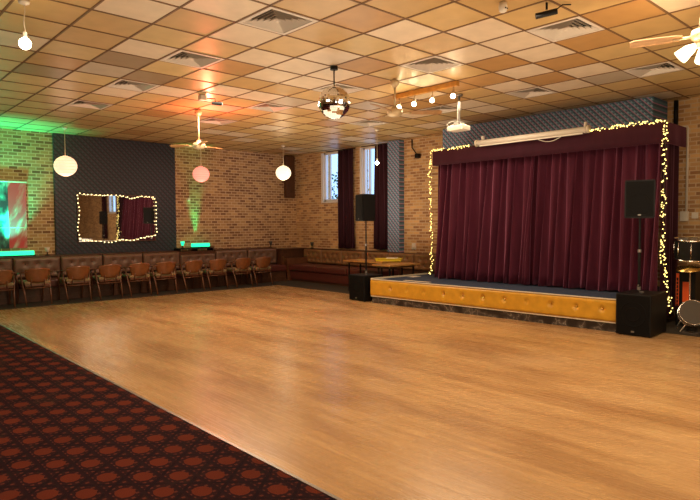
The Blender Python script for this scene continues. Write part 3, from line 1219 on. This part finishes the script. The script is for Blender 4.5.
def lantern(x, y, z, r, shade, power, lab, col):
    e = thing('paper_lantern', lab, 'lantern', (x, y, 0), 0, 'round hanging paper lanterns')
    sobj('ceiling_rose', 'white', e, lambda bm: lathe(bm, [(0, CE - .01), (.055, CE - .01), (.045, CE - .04), (.012, CE - .06), (0, CE - .06)], n=16), True)
    sobj('cord', 'whitetrim', e, lambda bm: tube(bm, [(0, 0, z + r * .88), (0, 0, CE - .04)], .006, 6), True)

    def sh(bm):
        pr = []
        n = 36
        for k in range(n + 1):
            a = -PI / 2 + PI * k / n
            rr = r * (1 - .012 * (k % 3 == 0))
            pr.append((max(.05, rr * math.cos(a)), .93 * rr * math.sin(a)))
        lathe(bm, pr, (0, 0, z), 32)
    s = sobj('shade', shade, e, sh, True)
    sobj('rib', 'rib', e, lambda bm: [lathe(bm, [(r * math.cos(t) + .001, .93 * r * math.sin(t) - .0025), (r * math.cos(t) + .004, .93 * r * math.sin(t)), (r * math.cos(t) + .001, .93 * r * math.sin(t) + .0025)], (0, 0, z), 32) for t in (-1.1, -.75, -.4, -.1, .2, .5, .85, 1.15)], True)
    light('lantern_light', 'POINT', (x, y, z - r - .06), power, col, .15)


lantern(3.87, 12.85, 2.765, .222, 'pinkshade', 7, 'peach-lit round paper lantern hanging in front of the dark wallpaper', (1, .72, .5))
lantern(6.80, 12.6, 2.74, .195, 'redshade', 7, 'pink-lit round paper lantern hanging below the ceiling fan', (1, .4, .3))
lantern(8.90, 12.20, 2.86, .195, 'whiteshade', 9, 'bright white round paper lantern hanging near the room corner', (1, .82, .55))

# mirror ball
mb = thing('mirror_ball', 'mirrored disco ball hanging over the dance floor', 'mirror ball', (5.0, 5.735, 0))
sobj('rod', 'black', mb, lambda bm: tube(bm, [(0, 0, 3.30), (0, 0, CE - .01)], .009, 8))
sobj('motor', 'black', mb, lambda bm: lathe(bm, [(0, CE - .008), (.05, CE - .008), (.05, CE - .05), (0, CE - .05)], n=14))
sobj('cap', 'chrome', mb, lambda bm: lathe(bm, [(0, 3.33), (.012, 3.33), (.035, 3.305), (.035, 3.29), (0, 3.29)], n=16))


def ball(bm):
    R = .208
    rows = 26
    for j in range(rows):
        a0 = -PI / 2 + PI * j / rows
        a1 = -PI / 2 + PI * (j + 1) / rows
        n = max(4, int(2 * PI * R * math.cos((a0 + a1) / 2) / .024))
        for k in range(n):
            t0, t1 = 2 * PI * (k + .04) / n, 2 * PI * (k + .96) / n
            b0, b1 = a0 + .004, a1 - .004
            tl_ = random.Random(j * 997 + k)
            jx = V(tl_.uniform(-1, 1), tl_.uniform(-1, 1), tl_.uniform(-1, 1)) * .0006
            q = [V(math.cos(b) * math.cos(t), math.cos(b) * math.sin(t), math.sin(b)) * R for b, t in ((b0, t0), (b0, t1), (b1, t1), (b1, t0))]
            q[0] += jx
            q[2] -= jx
            bm.faces.new([bm.verts.new(v) for v in q])


sobj('mirror_tiles', 'mirror', mb, ball, False, (0, 0, 3.10))
bm = bmesh.new()
bmesh.ops.create_uvsphere(bm, u_segments=32, v_segments=20, radius=.203)
obj('core', bm, 'grey', mb, True, (0, 0, 3.10))


# ceiling vents
def vent(lab):
    e = thing('ceiling_vent', lab, 'vent', (0, 0, 0), 0, 'square ceiling vents')
    bobj('duct', 'dark', e, -.285, .285, -.285, .285, .075, .085)

    def frame(bm):
        for (a, b_, c, d) in ((-.289, .289, -.289, -.25), (-.289, .289, .25, .289), (-.289, -.25, -.25, .25), (.25, .289, -.25, .25)):
            box(bm, a, b_, c, d, -.008, .004)
    sobj('frame', 'slat', e, frame)
    for k in range(5):
        R = .25 - k * .046

        def ring(bm):
            o_ = [(-R, -R), (R, -R), (R, R), (-R, R)]
            r2 = R - .034
            i_ = [(-r2, -r2), (r2, -r2), (r2, r2), (-r2, r2)]
            A = [bm.verts.new((x, y, -.004)) for x, y in o_]
            B = [bm.verts.new((x, y, .034)) for x, y in i_]
            C = [bm.verts.new((x * (R - .003) / R, y * (R - .003) / R, -.001)) for x, y in o_]
            D = [bm.verts.new((x, y, .038)) for x, y in i_]
            for q in range(4):
                w_ = (q + 1) % 4
                bm.faces.new((A[q], A[w_], B[w_], B[q]))
                bm.faces.new((C[w_], C[q], D[q], D[w_]))
        sobj('louvre', 'slat', e, ring)
    bobj('centre_plate', 'slat', e, -.02, .02, -.02, .02, -.004, 0)
    return e


vl = {
    (2, -2): 'large white square vent at the top left of the ceiling, nearest above the camera',
    (2, 1): 'white square ceiling vent behind the top left one, third row of vents from the wall',
    (2, 4): 'white square ceiling vent above the dark wallpaper panel, next but one from the wall',
    (2, 7): 'small-looking square ceiling vent closest to the wall with the lantern and mirror',
    (6, -5): 'white square ceiling vent beside the black ceiling camera at the top right',
    (6, -2): 'white square ceiling vent between the mirror ball and the black ceiling camera',
    (6, 1): 'white square ceiling vent just behind the mirror ball',
    (6, 4): 'white square ceiling vent to the right of the white ceiling camera box',
    (6, 7): 'white square ceiling vent just right of the fan above the pink lantern',
    (10, -5): 'white square ceiling vent at the far right beside the stage bulkhead',
    (10, -2): 'white square ceiling vent in front of the middle of the stage bulkhead',
    (10, 1): 'white square ceiling vent behind the four lit spotlights',
    (10, 4): 'white square ceiling vent nearest the window curtains',
    (-2, 7): 'pale ceiling vent cut off by the left edge of the photo',
}
v0 = None
for (i, j), lab in vl.items():
    p = (OX + (i + .5) * T, OY + (j + .5) * T, CE)
    if v0 is None:
        v0 = vent(lab)
        v0.location = p
    else:
        dup(v0, p, None, lab)
# tiles above the vents that lie outside the photo stay plain


def fan(x, y, zc, zr, R, lab, a0, lamp=False, blades=4, canopy=.12, pitch=11):
    e = thing('ceiling_fan', lab, 'ceiling fan', (x, y, 0), 0, 'ceiling fans')
    sobj('canopy', 'fanmetal', e, lambda bm: lathe(bm, [(0, CE - .01), (.035, CE - .01), (.062, CE - .03), (.066, CE - canopy * .6), (.03, CE - canopy), (0, CE - canopy)], n=20), True)
    sobj('downrod', 'fanmetal', e, lambda bm: tube(bm, [(0, 0, zr), (0, 0, CE - canopy + .01)], .012, 10), True)
    sobj('motor', 'fanmetal', e, lambda bm: lathe(bm, [(0, zr + .05), (.03, zr + .05), (.05, zr + .015), (.105, zr), (.115, zr - .05), (.09, zr - .085), (.04, zr - .10), (0, zr - .10)], n=24), True)
    for k in range(blades):
        a = a0 + 2 * PI * k / blades
        m_ = Matrix.Rotation(a, 4, 'Z') @ Matrix.Rotation(math.radians(pitch), 4, 'X')

        def bl(bm):
            pr = [(.17, .035), (.22, .052), (R * .6, .062), (R * .93, .066), (R, .045)]
            T_, B_ = [], []
            for s_, w_ in pr:
                T_.append((bm.verts.new(m_ @ V(s_, -w_, .004)), bm.verts.new(m_ @ V(s_, w_, .004))))
                B_.append((bm.verts.new(m_ @ V(s_, -w_, -.004)), bm.verts.new(m_ @ V(s_, w_, -.004))))
            for i in range(len(pr) - 1):
                bm.faces.new((T_[i][0], T_[i + 1][0], T_[i + 1][1], T_[i][1]))
                bm.faces.new((B_[i][1], B_[i + 1][1], B_[i + 1][0], B_[i][0]))
                for s_ in (0, 1):
                    bm.faces.new((T_[i][s_], B_[i][s_], B_[i + 1][s_], T_[i + 1][s_]))
            bm.faces.new((T_[0][0], T_[0][1], B_[0][1], B_[0][0]))
            bm.faces.new((T_[-1][0], B_[-1][0], B_[-1][1], T_[-1][1]))
        b_ = sobj('blade', 'fanblade', e, bl, False, (0, 0, zr - .04))
        sobj('blade_iron', 'fanmetal', b_, lambda bm: tube(bm, [m_ @ V(.09, 0, -.006), m_ @ V(.24, 0, -.010)], [.014, .010], 6), True)
    if lamp:
        for k in range(4):
            a = .4 + k * PI / 2
            d = V(math.cos(a), math.sin(a), 0)
            sh = sobj('lamp_shade', 'whiteshade', e, lambda bm: tube(bm, [d * .07 + V(0, 0, zr - .12), d * .12 + V(0, 0, zr - .15), d * .19 + V(0, 0, zr - .21)], [.022, .045, .062], 14), True)
        sobj('light_hub', 'fanmetal', e, lambda bm: lathe(bm, [(0, zr - .09), (.06, zr - .10), (.07, zr - .14), (.03, zr - .17), (0, zr - .17)], n=18), True)
        light('fan_lamp_light', 'POINT', (x, y, zr - .32), 40, (1, .78, .45), .08)
    return e


fan(5.04, 9.40, CE, 2.97, .52, 'small ceiling fan glowing red above the pink lantern', .2, blades=3)
fan(6.08, 5.68, CE, 3.14, .66, 'brass ceiling fan with wooden blades below the spotlight bar', -.74, blades=3, pitch=-14)
fan(5.62, 1.66, CE, 3.16, .58, "ceiling fan with lit glass shades cut off by the photo's right edge", 1.9, lamp=True)
light('red_fan_light', 'POINT', (5.14, 9.24, 3.22), 58, (1, .16, .08), .05)

# cameras, detector
e = thing('security_camera', 'black bullet camera on the ceiling by a white junction box, left of centre', 'camera', (4.60, 8.30, 0))
bobj('junction_box', 'white', e, -.10, 0, .0, .10, CE - .085, CE - .008, .008)
sobj('bracket', 'black', e, lambda bm: tube(bm, [(.0, -.0, CE - .06), (.10, -.08, CE - .06), (.10, -.08, CE - .11)], .008, 8))
sobj('body', 'black', e, lambda bm: tube(bm, [(.06, -.05, CE - .13), (.18, -.16, CE - .14)], [.026, .028], 12))
e = thing('security_camera', 'black cylindrical camera on the ceiling at the top right', 'camera', (5.04, 2.80, 0))
sobj('bracket', 'black', e, lambda bm: tube(bm, [(0, 0, CE - .008), (0, 0, CE - .07)], .011, 8))
sobj('body', 'black', e, lambda bm: tube(bm, [(.07, -.065, CE - .085), (-.045, .085, CE - .12)], .027, 14))
sobj('cable', 'black', e, lambda bm: tube(bm, [(.06, -.06, CE - .075), (.10, -.10, CE - .03), (.2, -.13, CE - .012)], .006, 6), True)
e = thing('smoke_detector', 'small white smoke detector at the top of the ceiling', 'smoke detector', (4.74, 3.07, CE))
sobj('housing', 'white', e, lambda bm: lathe(bm, [(0, -.008), (.035, -.008), (.04, -.05), (.034, -.085), (.02, -.095), (0, -.095)], n=20), True)
sobj('slot', 'black', e, lambda bm: [box(bm, a, a + .012, -.042, -.035, -.07, -.06) for a in (-.02, .005)])
e = thing('speaker_bracket', 'black angled wall bracket on the brick right of the wallpaper pier', 'bracket', (0, 0, 0))
sobj('arm', 'black', e, lambda bm: tube(bm, [(10.58, 9.33, CE - .02), (10.55, 9.30, 3.35), (10.53, 9.12, 3.16)], .014, 8))
bobj('clamp', 'black', e, 10.48, 10.6, 9.07, 9.16, 3.09, 3.19, .01)

# ================================================================ LOUDSPEAKERS


def speaker(loc, rz, w, d, h, lab, drv=True):
    e = thing('loudspeaker', lab, 'loudspeaker', loc, rz, 'black loudspeakers on poles')

    def cab(bm):
        # tapered cabinet, front faces -x
        P = [(-d / 2, -w / 2), (d / 2, -w * .33), (d / 2, w * .33), (-d / 2, w / 2)]
        prism(bm, P, 0, h)
        bmesh.ops.bevel(bm, geom=list(bm.edges), offset=.012, segments=2, affect='EDGES')
    sobj('cabinet', 'black', e, cab)
    g_ = bobj('grille', 'grille', e, -d / 2 - .008, -d / 2, -w / 2 + .02, w / 2 - .02, .02, h - .02, .003)
    sobj('woofer', 'grille', e, lambda bm: lathe(bm, [(w * .34, 0), (w * .36, .006), (w * .38, 0)], (-d / 2 - .008, 0, h * .36), 28, Matrix.Rotation(-PI / 2, 4, 'Y')), True)
    bobj('badge', 'grey', e, -d / 2 - .012, -d / 2 - .008, -.02, .02, .035, .055)
    return e


def sub(loc, rz, w, d, h, lab, y_off=0):
    e = thing('subwoofer', lab, 'subwoofer', loc, rz, 'black subwoofer boxes')
    bobj('cabinet', 'black', e, -d / 2, d / 2, -w / 2, w / 2, .012, h, .012)
    sobj('foot', 'black', e, lambda bm: [lathe(bm, [(0, 0), (.02, 0), (.02, .014), (0, .014)], (a, b_, 0), 10) for a in (-d * .4, d * .4) for b_ in (-w * .4, w * .4)])
    bobj('grille', 'grille', e, -d / 2 - .008, -d / 2, -w / 2 + .02, w / 2 - .02, .035, h - .02, .003)
    sobj('cone_ring', 'grille', e, lambda bm: [lathe(bm, [(w * R, 0), (w * (R + .02), .006), (w * (R + .04), 0)], (-d / 2 - .008, 0, h * .52), 32, Matrix.Rotation(-PI / 2, 4, 'Y')) for R in (.18, .34)], True)
    bobj('badge', 'grey', e, -d / 2 - .012, -d / 2 - .008, -.02, .02, .05, .07)
    sobj('pole_cup', 'grey', e, lambda bm: lathe(bm, [(0, h), (.03, h), (.03, h + .014), (0, h + .014)], (0, 0, 0), 16))
    return e


def pole(x, y, z0, z1, lab):
    e = thing('speaker_pole', lab, 'pole', (x, y, z0), 0, 'speaker poles')
    h = z1 - z0
    sobj('lower_tube', 'black', e, lambda bm: tube(bm, [(0, 0, 0), (0, 0, h * .55)], .019, 12))
    sobj('upper_tube', 'black', e, lambda bm: tube(bm, [(0, 0, h * .5), (0, 0, h)], .0145, 12))
    sobj('collar', 'grey', e, lambda bm: tube(bm, [(0, 0, h * .53), (0, 0, h * .57)], .025, 12))
    sobj('knob', 'grey', e, lambda bm: [tube(bm, [(-.02, 0, .08), (-.06, -.01, .08)], .010, 8), tube(bm, [(0, 0, .01), (0, 0, .06)], .026, 12)])


# left: subwoofer at the stage corner
sub((8.26, 8.52, 0), math.radians(-6), .50, .50, .52, 'black subwoofer at the left end of the stage front')
pole(8.26, 8.52, .534, 1.60, 'black speaker pole rising from the left subwoofer')
speaker((8.26, 8.52, 1.60), math.radians(-22), .42, .30, .54, 'black loudspeaker on the left pole in front of the window')
# right: subwoofer beside the stage
sub((8.45, 3.225, 0), math.radians(2), .46, .62, .57, 'black subwoofer at the right end of the stage front')
pole(8.47, 3.27, .587, 1.60, 'black speaker pole rising from the right subwoofer')
speaker((8.47, 3.27, 1.60), math.radians(18), .38, .30, .52, 'black loudspeaker on the right pole against the stage curtain')

# ================================================================ TABLES


def trestle(x0, x1, y0, y1, h, lab):
    e = thing('trestle_table', lab, 'table', (x0, y0, 0), 0, 'folding tables by the bench')
    X, Y = x1 - x0, y1 - y0
    bobj('tabletop', 'tabletop', e, 0, X, 0, Y, h - .035, h, .006)
    bobj('edge_rail', 'legwood', e, .08, X - .08, .08, Y - .08, h - .075, h - .035)
    for a in (.10, X - .10):
        for b_ in (.10, Y - .10):
            sobj('leg', 'black', e, lambda bm: box(bm, a - .014, a + .014, b_ - .014, b_ + .014, 0, h - .075))
    if X > Y:
        sobj('crossbar', 'black', e, lambda bm: [box(bm, a - .01, a + .01, .114, Y - .114, .25, .27) for a in (.10, X - .10)])
    else:
        sobj('crossbar', 'black', e, lambda bm: [box(bm, .114, X - .114, b_ - .01, b_ + .01, .25, .27) for b_ in (.10, Y - .10)])


trestle(8.62, 9.55, 8.20, 8.72, .70, 'orange-brown folding table end-on behind the left subwoofer')
trestle(9.0, 9.56, 8.80, 10.05, .72, 'long orange-brown folding table in front of the maroon bench')
yb = thing('yellow_tray', 'bright yellow shallow tray on the far folding table', 'tray', (9.40, 8.97, .7205), math.radians(-50))
bobj('base', 'yellow', yb, -.28, .28, -.15, .15, 0, .045, .01)
bobj('rim', 'yellow', yb, -.30, .30, -.17, .17, .045, .06, .004)
bobj('contents', 'white', yb, -.05, .20, -.12, .12, .06, .075, .005)

# ================================================================ RIGHT-HAND CORNER
cp = thing('conduit_pipe', 'white pipe running down the brick wall right of the stage', 'pipe', (0, 0, 0))
sobj('pipe', 'white', cp, lambda bm: tube(bm, [(WX - .02, 3.50, 3.10), (WX - .02, 3.36, 3.10), (WX - .02, 3.355, 3.08), (WX - .02, 3.355, 1.72)], .018, 10), True)
bobj('box', 'white', cp, WX - .06, WX, 3.32, 3.44, 1.56, 1.72, .008)
tag(bobj('switch_box', 'white', None, WX - .05, WX, 3.18, 3.27, 1.60, 1.70, .008), "white switch box on brick at the photo's right edge", 'switch')
tag(sobj('drain_pipe', 'black', None, lambda bm: tube(bm, [(WX - .05, 3.53, 3.15), (WX - .05, 3.53, CE - .02)], .035, 12), True), 'short black pipe at the ceiling right of the stage bulkhead', 'pipe')

# amplifier case with orange panels, cymbal, tom, snare
am = thing('equipment_case', 'tall black case with orange-red panels right of the stage', 'case', (9.62, 3.00, 0), 0)
bobj('body', 'black', am, -.14, .14, -.13, .13, .0, .83, .01)
bobj('orange_panel', 'orange', am, -.15, -.14, .085, .125, .30, .78)
bobj('orange_panel', 'orange', am, -.15, -.14, -.07, .035, .36, .66)
sobj('lettering', 'black', am, lambda bm: [box(bm, -.1515, -.15, .093, .117, .33 + k * .055, .285 + k * .055) for k in range(8)])


def drum(lab, c, r, h, tilt, cat='drum', head='clear', shell='black', lugs=8, legs=None):
    e = thing('drum', lab, cat, c)
    m_ = Matrix.Rotation(tilt[0], 4, 'X') @ Matrix.Rotation(tilt[1], 4, 'Y')
    sobj('shell', shell, e, lambda bm: lathe(bm, [(r * .97, 0), (r * .97, h)], n=32, m=m_), True)
    for z in (0, h):
        sobj('hoop', 'chrome', e, lambda bm: lathe(bm, [(r * .98, z - .012), (r * 1.03, z - .012), (r * 1.03, z + .012), (r * .98, z + .012), (r * .98, z - .012)], n=32, m=m_), True)
        sobj('drum_head', head, e, lambda bm: lathe(bm, [(0, z + (.002 if z else -.002)), (r * .97, z + (.002 if z else -.002))], n=32, m=m_), True)
    for k in range(lugs):
        a = 2 * PI * (k + .3) / lugs
        sobj('lug', 'chrome', e, lambda bm: [tube(bm, [m_ @ V(math.cos(a) * r * 1.0, math.sin(a) * r * 1.0, h * .12), m_ @ V(math.cos(a) * r, math.sin(a) * r, h * .88)], .004, 6),
                                           tube(bm, [m_ @ V(math.cos(a) * r * 1.0, math.sin(a) * r * 1.0, h * .35), m_ @ V(math.cos(a) * r, math.sin(a) * r, h * .65)], .011, 8)], True)
    return e


d1 = drum('black drum with chrome lugs at the right edge, above the cymbal', (9.42, 2.90, 1.005), .235, .29, (.05, -.10))
sobj('stand', 'chrome', d1, lambda bm: [tube(bm, [(0, -.15, .02), (.02, -.24, -.45)], .011, 8), tube(bm, [(.02, -.24, -.45), (.2, -.30, -1.002)], .011, 8), tube(bm, [(.02, -.24, -.45), (-.14, -.36, -1.002)], .011, 8), tube(bm, [(.02, -.24, -.45), (.03, -.55, -1.002)], .011, 8)])
cy = thing('cymbal', 'gold cymbal on a stand in front of the black drum', 'cymbal', (9.25, 2.87, 0))
mt_ = Matrix.Rotation(-.26, 4, 'Y')
sobj('plate', 'brass', cy, lambda bm: lathe(bm, [(0, .03), (.03, .025), (.045, .008), (.185, -.012), (.185, -.016), (.045, .004), (0, .02)], (0, 0, .895), 36, mt_), True)
sobj('stand', 'chrome', cy, lambda bm: [tube(bm, [(0, 0, .35), (0, 0, .93)], .009, 8)] + [tube(bm, [(0, 0, .35), (.22 * math.cos(a), .22 * math.sin(a), .006)], .008, 8) for a in (.5, 2.6, 4.7)])
d2 = drum('tilted snare drum with pale head and chrome hoop on the floor at the right edge', (9.04, 2.78, .25), .17, .13, (.9, -1.0), shell='chrome')
sobj('stand', 'chrome', d2, lambda bm: [tube(bm, [(0, -.05, .02), (a, b_, -.243)], .008, 8) for a, b_ in ((-.12, .1), (.14, .08), (0, -.2))])
rs_ = thing('floor_tray', 'small metal tray with cables on the floor beside the right subwoofer', 'tray', (8.93, 2.74, 0))
bobj('tray', 'dark', rs_, -.10, .10, -.10, .10, 0, .02, .004)
sobj('cable', 'black', rs_, lambda bm: tube(bm, [(.07 * math.cos(k * .5), .07 * math.sin(k * .5), .028 + .0015 * k) for k in range(30)], .006, 6), True)
